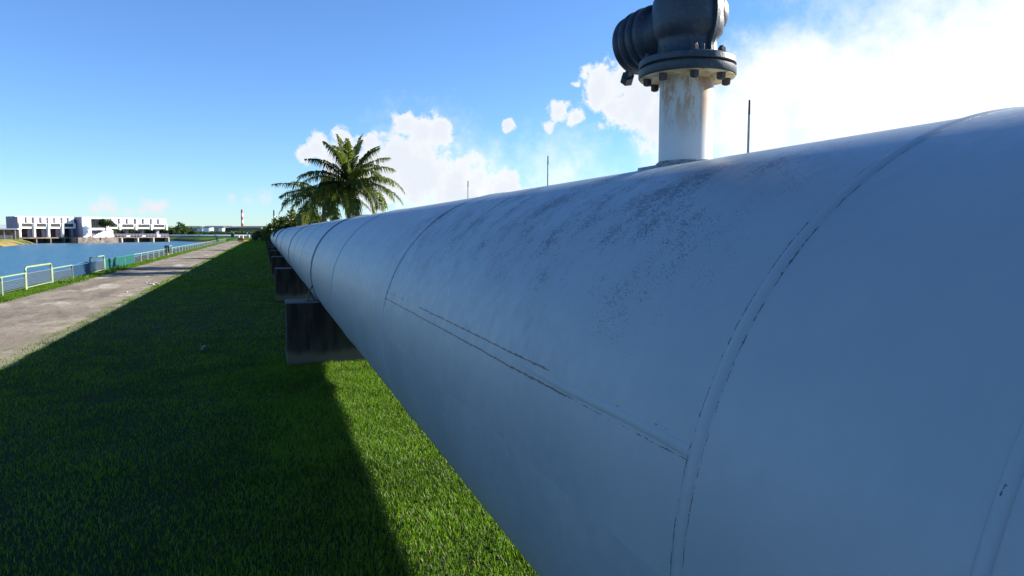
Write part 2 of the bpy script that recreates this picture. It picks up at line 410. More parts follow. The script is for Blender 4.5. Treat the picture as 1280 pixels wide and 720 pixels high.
def sdist(P):                               # signed distance, positive inside the water
    d = np.full(len(P), 1e9); ins = np.zeros(len(P), bool)
    for a, b in zip(poly, np.roll(poly, -1, 0)):
        ab = b - a; t_ = np.clip(((P - a) @ ab) / (ab @ ab), 0, 1)
        d = np.minimum(d, np.linalg.norm(P - a - t_[:, None] * ab, axis=1))
        c = ((a[1] > P[:, 1]) != (b[1] > P[:, 1]))
        with np.errstate(divide='ignore', invalid='ignore'):
            xi = (b[0] - a[0]) * (P[:, 1] - a[1]) / (b[1] - a[1]) + a[0]
        ins ^= c & (P[:, 0] < xi)
    return np.where(ins, d, -d)
def axis(segs):
    out = []
    for a, b, s in segs: out += list(np.arange(a, b, s))
    return np.array(out + [segs[-1][1]])
gx = axis([(-6000, -1000, 1000), (-1000, -300, 50), (-300, -20, 2.0), (-20, -7, .5), (-7, 8, 1.0), (8, 40, 4), (40, 400, 40), (400, 6000, 800)])
gy = axis([(-400, -20, 20), (-20, 340, 2.0), (340, 700, 20), (700, 8000, 500)])
XX, YY = np.meshgrid(gx, gy); P2 = np.c_[XX.ravel(), YY.ravel()]
sdv = sdist(P2)
zz = np.interp(sdv, [-4.0, 0, 3], [0, -1.5, -3.2])
far = (P2[:, 1] > 180) & (P2[:, 0] < -40)
nz_ = rng.normal(0, .01, len(zz)); zz = np.where(np.abs(P2[:, 0] + 3) < 5, zz, zz + nz_)
nxg, nyg = len(gx), len(gy)
I = np.arange(nxg * nyg).reshape(nyg, nxg)
quads = np.stack([I[:-1, :-1], I[:-1, 1:], I[1:, 1:], I[1:, :-1]], -1).reshape(-1, 4)
ground = raw('ground', np.c_[P2, zz], [quads], 'ground', smooth=True); tag(ground, kind='structure')
bm = bmesh.new(); vs_ = [bm.verts.new(v) for v in ((-420, -80, WL), (-9.5, -80, WL), (-9.5, 420, WL), (-420, 420, WL))]; bm.faces.new(vs_)
water = obj('water', bm, 'water'); tag(water, kind='structure')

# path with uneven edges
ys = axis([(-8, 60, .25), (60, 180, 1.0)])
vts = []; nseg = 8
for y in ys:
    fadeend = 1
    xl = -7.75 + .16 * noise.noise((y * .35, 3, 0)) + .10 * noise.noise((y * 1.9, 7, 0)) + .05 * noise.noise((y * 6, 1, 0))
    xr = -4.0 + .16 * noise.noise((y * .5, 23, 0)) + .14 * noise.noise((y * 2.1, 17, 0)) + .06 * noise.noise((y * 6, 11, 0))
    for k in range(nseg + 1):
        u = k / nseg; x = xl + (xr - xl) * u
        vts.append((x, y, .006 + .025 * math.sin(PI * u) + .008 * noise.noise((x * 1.3, y * .7, 5))))
I = np.arange(len(vts)).reshape(len(ys), nseg + 1)
q = np.stack([I[:-1, :-1], I[:-1, 1:], I[1:, 1:], I[1:, :-1]], -1).reshape(-1, 4)
tag(raw('path', vts, [q], 'path', smooth=True), kind='structure')

# grass blades
def blades(n, x0, x1, y0, y1, h0, h1, wd, keep=None):
    x = rng.uniform(x0, x1, n); y = rng.uniform(y0, y1, n)
    if keep is not None:
        k = keep(x, y); x, y = x[k], y[k]
    n = len(x); h = rng.uniform(h0, h1, n) * (0.75 + .5 * np.array([noise.noise((a * 1.7, b * 1.7, 0)) for a, b in zip(x, y)]))
    th = rng.uniform(0, 2 * PI, n); lean = rng.uniform(.15, .95, n) * h
    dx, dy = np.cos(th), np.sin(th); wx, wy = -dy * wd / 2, dx * wd / 2
    ws = rng.uniform(.6, 1.3, n); wx *= ws; wy *= ws
    z0 = np.full(n, -.004)
    v = np.empty((n, 5, 3))
    v[:, 0] = np.c_[x - wx, y - wy, z0]; v[:, 1] = np.c_[x + wx, y + wy, z0]
    mx, my = x + dx * lean * .35, y + dy * lean * .35
    v[:, 2] = np.c_[mx + wx * .8, my + wy * .8, h * .6]; v[:, 3] = np.c_[mx - wx * .8, my - wy * .8, h * .6]
    v[:, 4] = np.c_[x + dx * lean, y + dy * lean, h * rng.uniform(.75, 1, n)]
    nn = np.array([noise.noise((a * .9, b * .9, 3)) + .6 * noise.noise((a * 4, b * 4, 9)) for a, b in zip(x, y)])
    t_ = np.clip(rng.uniform(0, 1, n) * .75 + .12 + nn * .55, 0, .9)
    dry_ = rng.uniform(0, 1, n) < .035 + .10 * np.clip(nn - .25, 0, 1); t_[dry_] = .97
    return v, t_
sets = [blades(95000, -.9, 2.3, 2.8, 12.6, .035, .085, .0055, lambda x, y: rng.uniform(0, 1, len(x)) < np.clip((x + .9) / 1.6, 0, 1)),
        blades(96000, -4.05, 2.0, 3.0, 17, .03, .075, .007, lambda x, y: (x > -.8 * y) & (rng.uniform(0, 1, len(x)) < np.clip((17 - y) / 6, 0, 1))),
        blades(52000, -4.3, 2.0, 9.5, 36, .035, .085, .011, lambda x, y: rng.uniform(0, 1, len(x)) < np.clip((y - 9.5) / 5, 0, 1) * np.clip((36 - y) / 5, .15, 1)),
        blades(27000, -4.3, 1.2, 29, 90, .05, .12, .03), blades(16000, -4.3, 1.0, 88, 200, .06, .14, .06),
        blades(34000, -9.1, -7.65, 11, 34, .04, .11, .013),
        blades(26000, -9.1, -7.6, 34, 180, .06, .14, .03),
        blades(9000, -4.5, -3.9, 5, 40, .03, .07, .010, lambda x, y: (x - (-3.95) + .3 * np.sin(y * 2.1) + .2 * np.sin(y * 5.3) > 0))]
V = np.concatenate([s[0] for s in sets]); T = np.concatenate([s[1] for s in sets]); n = len(V)
b0 = np.arange(n) * 5
tag(raw('grass', V.reshape(-1, 3), [np.c_[b0, b0 + 1, b0 + 2, b0 + 3], np.c_[b0 + 3, b0 + 2, b0 + 4]], 'blade', tone=np.repeat(T, 5)),
    'short green lawn grass beside and under the pipeline', 'grass', kind='stuff')

# ------------------------------------------------------------------ pipeline
PEND = 300.0
pl = empty('water_pipeline', (PX, 20, 0))
tag(pl, 'huge pale blue water main running on concrete blocks to the horizon', 'pipeline')
pl_off = Vector((PX, 20, 0))
def ring_verts(bm, y, r, seg=160):
    return [bm.verts.new((r * math.cos(2 * PI * i / seg), y - 20, PZ + r * math.sin(2 * PI * i / seg))) for i in range(seg)]
def sleeve(name, prof, mat, seg=160, close=False):
    bm = bmesh.new(); rs = [ring_verts(bm, y, r, seg) for y, r in prof]
    for a, b in zip(rs, rs[1:]):
        for i in range(seg):
            j = (i + 1) % seg; bm.faces.new((a[i], b[i], b[j], a[j]))
    if close: bm.faces.new(rs[0]); bm.faces.new(rs[-1][::-1])
    return obj(name, bm, mat, pl, smooth=True)
ysp = list(axis([(-5, 12, .5), (12, 60, 2), (60, 300, 10)]))
sleeve('pipe_shell', [(y, PR) for y in ysp], 'pipe', close=True)
dark = {12.35: .035, 23.6: .05, 34.9: .05}
welds = [.567, 1.14, 4.80, 8.60] + [16.1, 19.9] + [27.4, 31.1] + [38.6 + 3.75 * i for i in range(0, 18)]
for yw in welds:
    wd = (.011 if yw < 1 else .016) if yw < 5 else .020
    hgt = .0060 if yw < 5 else .008
    prof = [(yw + wd * 1.25 * u, PR - .002 + (hgt + .002) * (max(0, 1 - abs(u) ** 2.6))) for u in np.linspace(-1, 1, 13)]
    sleeve('weld_bead', prof, 'pipe', 200 if yw < 5 else 96)
# the near lap joint, a low step that shows at the right edge of the view
sleeve('lap_joint', [(.10, PR - .001), (.11, PR + .003), (.550, PR + .003), (.560, PR - .001)], 'pipe')
for yd, wd in dark.items():
    sleeve('joint_band', [(yd - wd, PR - .001), (yd - wd, PR + .018), (yd + wd, PR + .018), (yd + wd, PR - .001)], 'joint', 120)
    sleeve('joint_flange', [(yd - wd - .03, PR - .001), (yd - wd - .03, PR + .009), (yd - wd - .002, PR + .009), (yd - wd - .002, PR - .001)], 'pipe', 120)
for yd in (47.5, 83.0, 140.0):
    sleeve('coupling_sleeve', [(yd - .55, PR - .001), (yd - .55, PR + .04), (yd + .55, PR + .04), (yd + .55, PR - .001)], 'sleeve', 96)
# longitudinal seam between the first two ring welds
bm = bmesh.new(); prev = None
A0 = R_(164.2)
for y in np.arange(1.15, 4.80, .05):
    row = []
    for u in np.linspace(-1, 1, 7):
        a = A0 + u * (.0185 + .003 * noise.noise((y * 5, 4, 0))) + .003 * noise.noise((y * 2.5, 8, 0)); r = PR - .002 + (.0018 + .0020 * (y < 2.2) * min(1, (2.2 - y) * 2)) * (1 + .35 * noise.noise((y * 14, 0, 0))) * (1 - abs(u) ** 2.2)
        row.append(bm.verts.new((r * math.cos(a), y - 20, PZ + r * math.sin(a))))
    if prev:
        for i in range(6): bm.faces.new((prev[i], row[i], row[i + 1], prev[i + 1]))
    prev = row
obj('seam_weld', bm, 'pipe', pl, smooth=True)
# reinforcement pad under the riser, following the curve of the pipe
VY = 2.64
bm = bmesh.new(); rows = []
npd = 48
for k in range(npd):
    t_ = 2 * PI * k / npd; wob_ = 1 + .02 * math.sin(5 * t_) + .015 * math.sin(11 * t_)
    ring = []
    for rr, hh in ((.205, -.001), (.200, .012), (.10, .014)):
        s_ = rr * wob_ * math.cos(t_) ; yy = rr * wob_ * math.sin(t_)
        a = PI / 2 - s_ / PR
        ring.append(bm.verts.new(((PR + hh) * math.cos(a), VY + yy - 20, PZ + (PR + hh) * math.sin(a))))
    rows.append(ring)
for i in range(npd):
    a, b = rows[i], rows[(i + 1) % npd]
    for j in range(2): bm.faces.new((a[j], b[j], b[j + 1], a[j + 1]))
obj('riser_pad', bm, 'pad', pl, smooth=True, auto=40)

# ------------------------------------------------------------------ air valve on its riser
TOPZ = PZ + PR
av = empty('air_valve', (PX, VY, TOPZ)); tag(av, 'dark blue grey air valve bolted on a rust streaked white riser', 'valve')
bm = bmesh.new(); lathe(bm, [(.114, -.02), (.114, .373)], 64)
obj('riser_pipe', bm, 'riser', av, auto=40)
bm = bmesh.new(); lathe(bm, [(.128, -.004), (.126, .010), (.114 + .001, .020)], 64, cap=False)
obj('base_weld', bm, 'pad', av, smooth=True)
bm = bmesh.new(); lathe(bm, [(.1155, .362), (.120, .372), (.200, .373), (.2005, .3745), (.1155, .3748)], 64, cap=False)
obj('flange_underside', bm, 'cream', av, auto=30)
FZ = .376
bm = bmesh.new(); lathe(bm, [(.1, FZ), (.202, FZ), (.206, FZ + .005), (.206, FZ + .033), (.202, FZ + .036), (.1, FZ + .036)], 72)
obj('lower_flange', bm, 'valve', av, auto=40)
bm = bmesh.new(); lathe(bm, [(.1, FZ + .037), (.190, FZ + .037), (.190, FZ + .043), (.1, FZ + .043)], 72)
obj('gasket', bm, 'bolt', av, auto=40)
bm = bmesh.new(); lathe(bm, [(.1, FZ + .044), (.201, FZ + .044), (.205, FZ + .048), (.204, FZ + .070), (.200, FZ + .074), (.150, FZ + .076), (.138, FZ + .088)], 72)
obj('upper_flange', bm, 'valve', av, auto=40)
def bolt_bm(x, y, z0, z1, r):
    b = bmesh.new()
    lathe(b, [(r * 1.8, z0 - .026), (r * 2.0, z0 - .022), (r * 2.0, z0 - .001)], 6, Matrix.Translation((x, y, 0)))
    lathe(b, [(r, z0 - .029), (r, z1 + .030)], 10, Matrix.Translation((x, y, 0)))
    lathe(b, [(r * 1.8, z1 + .001), (r * 1.8, z1 + .018), (r * 1.5, z1 + .024)], 6, Matrix.Translation((x, y, 0)))
    return b
for k in range(8):
    a = R_(22 + 45 * k)
    obj('bolt', bolt_bm(.168 * math.cos(a), .168 * math.sin(a), FZ - .002, FZ + .076, .0098), 'bolt', av, auto=30)
BZ = .60                                   # centre height of the valve body over the pipe
bm = bmesh.new()
lathe(bm, [(.138, FZ + .086), (.126, FZ + .100), (.124, FZ + .145), (.130, FZ + .163), (.146, BZ - .045), (.152, BZ), (.152, BZ + .06), (.148, BZ + .10), (.128, BZ + .135), (.122, BZ + .16)], 64)
obj('valve_body', bm, 'valve', av, auto=50)
bm = bmesh.new()
zt = BZ + .155
lathe(bm, [(.12, zt), (.188, zt), (.192, zt + .004), (.192, zt + .03), (.188, zt + .034), (.12, zt + .034)], 64)
obj('top_flange', bm, 'valve', av, auto=40)
bm = bmesh.new(); lathe(bm, [(.11, zt + .035), (.186, zt + .036), (.186, zt + .062), (.15, zt + .068), (.145, zt + .16), (.12, zt + .21), (.06, zt + .235), (.01, zt + .24)], 64)
obj('top_cap', bm, 'valve', av, auto=40)
for k in range(8):
    a = R_(10 + 45 * k)
    obj('bolt', bolt_bm(.160 * math.cos(a), .160 * math.sin(a), zt, zt + .063, .009), 'bolt', av, auto=30)
# branch drum towards +Y with three ribs, slightly drooping
rotb = Matrix.Translation((0, 0, BZ + .005)) @ Matrix.Rotation(R_(10), 4, 'Z') @ Matrix.Rotation(R_(-92), 4, 'X')
bm = bmesh.new()
prof = [(.100, .08), (.104, .150), (.118, .168), (.132, .178), (.139, .188), (.139, .200), (.128, .206), (.126, .226), (.140, .232), (.143, .240), (.140, .250), (.128, .256),
        (.126, .280), (.139, .286), (.142, .296), (.138, .306), (.126, .312), (.124, .330), (.134, .338), (.134, .352), (.118, .364), (.07, .374), (.02, .376)]
lathe(bm, prof, 64, rotb)
obj('branch_drum', bm, 'valve', av, auto=55)
bm = bmesh.new()
lathe(bm, [(.020, 0), (.018, .045), (.024, .050), (.032, .052), (.032, .088), (.026, .092)], 6, Matrix.Translation((-.095, .325, BZ - .112)) @ Matrix.Rotation(R_(-128), 4, 'X') @ Matrix.Rotation(R_(12), 4, 'Y'))
obj('drain_plug', bm, 'valve', av, auto=30)
# dome on the -Y side with its seam plate
rotc = Matrix.Translation((0, 0, BZ + .045)) @ Matrix.Rotation(R_(70), 4, 'Z') @ Matrix.Rotation(R_(90), 4, 'X')
bm = bmesh.new()
lathe(bm, [(.084, .02), (.088, .085), (.087, .110), (.081, .130), (.070, .146), (.052, .159), (.030, .167), (.005, .170)], 56, rotc)
obj('side_dome', bm, 'valve', av, auto=60)
bm = bmesh.new()
for s in range(41):
    pass
pts = []
for s in np.linspace(0, 1, 30):
    z = FZ + .078 + s * (zt - FZ - .078); k = (z - BZ - .03) / .13
    y = -(.128 + .030 * max(0, 1 - k * k))
    pts.append((z, y))
va = []
for z, y in pts:
    va.append([bm.verts.new(c) for c in ((-.010, y + .05, z), (-.010, y - .012, z), (.010, y - .012, z), (.010, y + .05, z))])
for a, b in zip(va, va[1:]):
    for i in range(4): bm.faces.new((a[i], a[(i + 1) % 4], b[(i + 1) % 4], b[i]))
bmesh.ops.rotate(bm, verts=bm.verts, cent=(0, 0, 0), matrix=Matrix.Rotation(R_(14), 3, 'Z'))
obj('casting_rib', bm, 'valve', av, auto=40)
bm = bmesh.new(); box(bm, -.010, .010, -.155, -.125, FZ + .077, FZ + .110)
bmesh.ops.rotate(bm, verts=bm.verts, cent=(0, 0, 0), matrix=Matrix.Rotation(R_(-10), 3, 'Z'))
obj('body_lug', bm, 'valve', av, bevel=.003)

# ------------------------------------------------------------------ concrete blocks
def block_mesh():
    bm = bmesh.new(); BL, BR, H, TH = -1.43, 1.43, 1.05, .62
    prof = [(BL, 0), (BL, H), (BL + .27, H + .004)]
    for a in np.linspace(R_(206), R_(334), 18):
        prof.append(((PR + .012) * math.cos(a), PZ + (PR + .012) * math.sin(a)))
    prof[2] = (prof[3][0] - .02, H)
    prof.append((prof[-1][0] + .02, H)); prof += [(BR, H), (BR, 0)]
    # keep only points at or below the block's top
    prof = [(x, min(z, H)) for x, z in prof]
    fr = [bm.verts.new((x, 0, z)) for x, z in prof]; bk = [bm.verts.new((x, TH, z)) for x, z in prof]
    bm.faces.new(fr); bm.faces.new(bk[::-1])
    for i in range(len(prof)):
        j = (i + 1) % len(prof); bm.faces.new((fr[j], fr[i], bk[i], bk[j]))
    bmesh.ops.recalc_face_normals(bm, faces=bm.faces)
    return bm
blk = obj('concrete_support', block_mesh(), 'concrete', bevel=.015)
ordn = ['nearest', 'second', 'third', 'fourth', 'fifth', 'sixth', 'seventh', 'eighth']
byy = [11.9, 23.2] + [23.2 + 11.3 * i for i in range(1, 24)]
for i, y in enumerate(byy):
    o = blk if i == 0 else blk.copy()
    if i: C.objects.link(o)
    o.location = (PX, y, 0)
    if i < 8: lab = ('nearest dark stained concrete block, with sunlit grass at its foot' if i == 0 else f'{ordn[i]} dark concrete block carrying the pipeline, counted from the near end')
    else: lab = 'tiny far concrete block beyond the eighth one under the pipeline'
    tag(o, lab, 'support block', 'concrete blocks under the pipeline')
# small steel bracket standing on the nearest block
br = empty('pipe_bracket', (PX - 1.02, 12.05, 1.053)); tag(br, 'small dark steel bracket on top of the nearest concrete block', 'bracket')
bm = bmesh.new(); box(bm, -.10, .10, -.06, .06, 0, .012); obj('base_plate', bm, 'bolt', br)
bm = bmesh.new(); tube(bm, [(-.05, 0, .01), (-.03, 0, .16), (.03, 0, .26)], .012); obj('stay', bm, 'bolt', br)
bm = bmesh.new(); tube(bm, [(.06, 0, .01), (-.02, 0, .13)], .010); obj('brace', bm, 'bolt', br)

# ------------------------------------------------------------------ fence
FX = -8.5
fc = empty('fence', (FX, 10, 0)); tag(fc, 'pale green tube fence with mesh infill along the water', 'fence')
def wire_panel(name, y0, y1, zl, zh, mat, step, r, rail=True):
    bm = bmesh.new(); n_ = int((y1 - y0) / step)
    for i in range(1, n_):
        y = y0 + (y1 - y0) * i / n_; box(bm, -r, r, y - r, y + r, zl, zh)
    m_ = max(2, int((zh - zl) / (step * 1.0)))
    for i in range(m_ + 1):
        z = zl + (zh - zl) * i / m_; box(bm, -r + .001, r + .001, y0, y1, z - r, z + r)
    return obj(name, bm, mat, fc)
def post(y, h, mat='green_paint', r=.04):
    bm = bmesh.new(); tube(bm, [(0, y - 10, -.05), (0, y - 10, h)], r, 10); return obj('post', bm, mat, fc, auto=40)
def rail(y0, y1, h, mat='green_paint', r=.028):
    bm = bmesh.new(); tube(bm, [(0, y0 - 10, h), (0, y1 - 10, h)], r, 8); return obj('rail', bm, mat, fc, auto=40)
def hoop(y0, y1, h):
    bm = bmesh.new(); c_ = .14; pts = [(0, y0, -.05), (0, y0, h - c_)]
    pts += [(0, y0 + c_ * (1 - math.cos(a)), h - c_ + c_ * math.sin(a)) for a in (R_(30), R_(60), R_(90))]
    pts += [(0, y1 - c_ * (1 - math.cos(a)), h - c_ + c_ * math.sin(a)) for a in (R_(90), R_(60), R_(30))]
    pts += [(0, y1, h - c_), (0, y1, -.05)]
    tube(bm, [(x, y - 10, z) for x, y, z in pts], .04, 10); return obj('hoop', bm, 'green_paint', fc, auto=50)
def ypx(px): 
    d = ray(px, 330); return d.y * FX / d.x
def panel(ya, yb, h, style):
    zl, zh = .14, h - .16
    if style == 'hoop':
        hoop(ya + .02, yb - .02, h + .22); rail(ya + .03, yb - .03, .10, r=.02)
        rail(ya + .03, yb - .03, h - .02, 'wire', .010)
        wire_panel('mesh_panel', ya - 10 + .03, yb - 10 - .03, .12, h - .03, 'wire', .055, .0035)
    elif style == 'teal':
        rail(ya, yb, h, 'teal_wire', .022); wire_panel('net_panel', ya - 10 + .03, yb - 10 - .03, .10, h - .03, 'teal_wire', .05, .008)
    elif style == 'blue':
        bm = bmesh.new(); tube(bm, [(0, ya - 10 + (yb - ya) * u, h - .06 + .10 * math.sin(PI * u) + .02 * math.sin(17 * u)) for u in np.linspace(0, 1, 12)], .03, 8); obj('rail', bm, 'blue_wire', fc)
        wire_panel('net_panel', ya - 10 + .03, yb - 10 - .03, .12, h - .06, 'blue_wire', .055, .006)
    else:
        rail(ya, yb, h); rail(ya, yb, h - .17, 'wire', .010)
        wire_panel('mesh_panel', ya - 10 + .03, yb - 10 - .03, .12, h - .17, 'wire', .055 if ya < 60 else .11, .0035 if ya < 60 else .007)
FH = .65
pxs = [(-60, 'low'), (-28, 'low'), (0.5, 'low'), (31, 'hoop'), (64, 'low'), (90, 'blue'), (112.5, 'hoop'), (130.5, 'teal'), (144.5, 'teal'), (156.5, 'teal'), (167.5, 'low')]
yl = [ypx(p) for p, _ in pxs]
y = yl[-1]
allp = [(ypx(a[0]), ypx(b[0]), a[1]) for a, b in zip(pxs, pxs[1:])]
k = 0
while y < 178:
    y2 = y + 3.05; allp.append((y, y2, 'hoop' if k in (6,) else 'low')); y = y2; k += 1
for i, (ya, yb, st) in enumerate(allp):
    panel(ya, yb, FH, st)
    dk = st in ('blue',) or i in (2 + 8, 12)
    if st != 'hoop': post(yb if i + 1 < len(allp) and allp[i + 1][2] != 'hoop' else yb - .06, FH + .02, 'dark_post' if i in (4,) else ('teal_wire' if st == 'teal' else 'green_paint'), .035)
    if st == 'hoop': post(yb + .09, FH + .02, 'green_paint', .03)
# dark sheets hung on the fence (two far spots)
for (px, hh, lab) in ((207.5, .98, 'nearer dark upright marker board on the fence line'), (271.5, 1.15, 'farther dark upright marker board on the fence line')):
    yy = ypx(px)
    e_ = empty('marker_board', (FX + .12, yy, 0)); tag(e_, lab, 'marker')
    bm = bmesh.new(); tube(bm, [(0, 0, 0), (0, 0, hh - .2)], .05, 8); obj('post', bm, 'dark_post', e_)
    bm = bmesh.new(); box(bm, -.20, .20, .052, .082, .3, hh); obj('board', bm, 'dark_post', e_, bevel=.01)

# ------------------------------------------------------------------ poles beyond the pipeline
for i, (px, y0, X, lab) in enumerate(((937, 125, 11.2, 'tallest thin pole, right of the valve riser'), (685, 195, 11.2, 'middle thin pole between valve and palm'), (585, 226, 11.2, 'smallest thin pole, nearest the palm tree'))):
    d = ray(px, y0); t_ = X / d.x; top = Vector((0, 0, CAMH)) + d * t_
    e_ = empty('slender_pole', (top.x, top.y, 0)); tag(e_, lab, 'pole', 'thin poles standing behind the pipeline')
    bm = bmesh.new(); tube(bm, [(0, 0, 0), (0, 0, top.z - .35)], [.055, .030], 10); obj('shaft', bm, 'pole', e_, auto=40)
    bm = bmesh.new(); tube(bm, [(0, 0, top.z - .35), (0, 0, top.z)], [.030, .024], 10); obj('tip', bm, 'pole_tip', e_, auto=40)
    bm = bmesh.new(); lathe(bm, [(.16, 0), (.16, .03), (.07, .05)], 12); obj('base_plate', bm, 'pole', e_, auto=40)

# ------------------------------------------------------------------ palms and trees
def leaf_faces(V, T, name, mat, parent):
    V = np.asarray(V); n = len(V); b0 = np.arange(n) * 6
    return raw(name, V.reshape(-1, 3), [np.concatenate([np.c_[b0, b0 + 1, b0 + 3, b0 + 2], np.c_[b0 + 2, b0 + 3, b0 + 5, b0 + 4]])], mat, parent, tone=np.repeat(T, 6))
def frond(az_, el_, L, droop, seedtone, leaf=.62, nl=44):
    """returns rachis points and leaflet ribbons; local origin at the crown's heart"""
    pts = []; p = Vector((0, 0, 0)); e = el_; n_ = 18
    side_bend = random.uniform(-.25, .25)
    for i in range(n_ + 1):
        pts.append(p.copy()); s_ = i / n_
        a_ = az_ + side_bend * s_
        d = Vector((math.cos(a_) * math.cos(e), math.sin(a_) * math.cos(e), math.sin(e)))
        p = p + d * (L / n_); e -= droop / n_ * (0.5 + 1.1 * s_)
    V, T = [], []
    for k in range(nl):
        s_ = .12 + .88 * (k + .5) / nl; f = s_ * n_; i = min(int(f), n_ - 1); q = pts[i].lerp(pts[i + 1], f - i)
        d = (pts[i + 1] - pts[i]).normalized(); sd_ = d.cross(Vector((0, 0, 1)))
        if sd_.length < .1: sd_ = Vector((math.sin(az_), -math.cos(az_), 0))
        sd_.normalize(); upv = sd_.cross(d)
        ll = leaf * (math.sin(PI * min(1, .12 + s_ * .86)) ** .6) * random.uniform(.65, 1.15)
        for sg in (-1, 1):
            if random.random() < .08: continue
            sweep = .45 + .5 * s_ + random.uniform(-.1, .1)
            v1 = (sd_ * sg * 1.0 + d * sweep + upv * random.uniform(.0, .35)).normalized()
            v2 = (sd_ * sg * .55 + d * sweep * .8 + Vector((0, 0, -1.5 - .8 * random.random()))).normalized()
            wv_ = d.cross(v1).normalized().cross(v1).normalized() * .030
            a0 = q; a1 = q + v1 * ll * .45; a2 = a1 + v2 * ll * .6
            V.append([a0 - wv_, a0 + wv_, a1 - wv_ * 1.15, a1 + wv_ * 1.15, a2 - wv_ * .12, a2 + wv_ * .12])
            T.append(min(1, max(0, seedtone + random.uniform(-.25, .25))))
    return pts, V, T
def palm(name, base, height, label, nfr, L, seed, rmin=0., specials=(), leaf=.80, tr=.14, eltop=86):
    random.seed(seed)
    r0 = empty(name, base); tag(r0, label, 'palm tree', 'coconut palms behind the pipeline')
    bm = bmesh.new(); n_ = 26; lean = (random.uniform(-.15, .15), random.uniform(-.2, .2))
    pts = [(lean[0] * (i / n_) ** 1.6, lean[1] * (i / n_) ** 1.6, height * i / n_) for i in range(n_ + 1)]
    tube(bm, pts, [tr * (1.35 - .5 * (i / n_) ** .4) * (1 + .05 * (i % 2)) for i in range(n_ + 1)], 14)
    obj('trunk', bm, 'bark', r0, smooth=True)
    heart = Vector(pts[-1])
    allV, allT = [], []; rb = bmesh.new()
    lst = [(2 * PI * i * .382 + random.uniform(-.2, .2), R_(eltop - (eltop + 26) * (i / nfr) ** 1.3) + random.uniform(-.1, .1), L * random.uniform(.85, 1.05), R_(28 + 75 * (i / nfr)), random.uniform(.1, .8)) for i in range(nfr)]
    lst += list(specials)
    for az_, el_, L_, dr, tn in lst:
        p_, V_, T_ = frond(az_, el_, L_, dr, tn, leaf)
        V_ = [[heart + c for c in q_] for q_ in V_]
        allV += [[tuple(c) for c in q_] for q_ in V_]; allT += T_
        tube(rb, [heart + c for c in p_], [.028 * (1 - .85 * i / len(p_)) for i in range(len(p_))], 5)
    cr = leaf_faces(allV, allT, 'crown', 'frond', r0)
    obj('frond_stems', rb, 'frond', r0)
    # coconuts / boots cluster
    cb = bmesh.new()
    for i in range(9):
        a = random.uniform(0, 2 * PI); c = heart + Vector((.2 * math.cos(a), .2 * math.sin(a), random.uniform(-.45, -.15)))
        bmesh.ops.create_icosphere(cb, subdivisions=2, radius=.10, matrix=Matrix.Translation(c) @ Matrix.Scale(1.25, 4, (0, 0, 1)))
    obj('coconuts', cb, 'leaf', r0, smooth=True)
    return r0
def spot(px, Y):
    d = ray(px, 290); return Vector((d.x / d.y * Y, Y, 0))
PY = 41.0
p1 = spot(438, PY)
Zd = p1.dot(CF)
hz1 = CAMH + (290 - 232) / FPX * Zd
# right hand direction in the picture is CR
azR = math.atan2(CR.y, CR.x)
sp = [(azR + PI + .5, R_(38), 3.3, R_(95), .4), (azR + PI - .6, R_(20), 3.2, R_(85), .6), (azR + PI + .9, R_(5), 3.2, R_(80), .3), (azR + .6, R_(15), 3.1, R_(85), .5), (azR - .6, R_(40), 3.2, R_(95), .7),
      (azR + .1, R_(28), 3.6, R_(95), .75), (azR - .15, R_(8), 3.5, R_(70), .6), (azR - .35, R_(-12), 3.0, R_(55), .5), (azR + .3, R_(48), 3.0, R_(75), .6),
      (azR + PI - .2, R_(30), 3.2, R_(80), .5), (azR + PI + .3, R_(10), 3.4, R_(75), .25), (azR + PI + .1, R_(-10), 3.2, R_(60), .2),
      (azR + .2, R_(72), 2.9, R_(50), .6), (azR + PI, R_(76), 2.9, R_(40), .4), (azR + PI - .3, R_(58), 2.8, R_(60), .35),
      (azR - 1.4, R_(-20), 2.6, R_(60), .75), (azR - 1.1, R_(-35), 2.4, R_(40), .8), (azR - 1.9, R_(-25), 2.8, R_(50), .7)]
palm('coconut_palm', p1, hz1, 'tall coconut palm with upright ragged crown, its fronds reaching highest', 22, 3.2, 11, specials=sp)
p2 = spot(404, PY + 5); hz2 = CAMH + (290 - 244) / FPX * p2.dot(CF)
palm('coconut_palm', p2, hz2, 'lower dark coconut palm crowding the left side of the tall one', 26, 3.25, 23, eltop=36)

def crown_leaves(blobs, n, size, seed):
    r = np.random.default_rng(seed)
    cs = np.array([b[:3] for b in blobs]); rs = np.array([b[3:] for b in blobs])
    wt = rs.prod(1) ** .67; wt /= wt.sum()
    # leaves gather in clumps
    nc = max(8, n // 45); k = r.choice(len(cs), nc, p=wt)
    u = r.normal(size=(nc, 3)); u /= np.linalg.norm(u, axis=1)[:, None]; u *= r.uniform(.45, 1.08, (nc, 1))
    cc = cs[k] + u * rs[k]; cr_ = rs[k].mean(1) * r.uniform(.16, .38, nc)
    j = r.integers(0, nc, n); u = r.normal(size=(n, 3)) * .55
    P = cc[j] + u * cr_[j][:, None]
    a = r.normal(size=(n, 3)); a /= np.linalg.norm(a, axis=1)[:, None]
    b = np.cross(a, r.normal(size=(n, 3))); b /= np.linalg.norm(b, axis=1)[:, None]
    s = size * r.uniform(.6, 1.3, (n, 1)); a = a * s; b = b * s * .5
    V_ = np.stack([P - a * .0, P + a * .5 + b, P + a, P + a * .5 - b], 1)
    T_ = np.clip(r.uniform(0, .75, nc)[j] + r.uniform(-.2, .25, n), 0, 1)
    return V_, T_
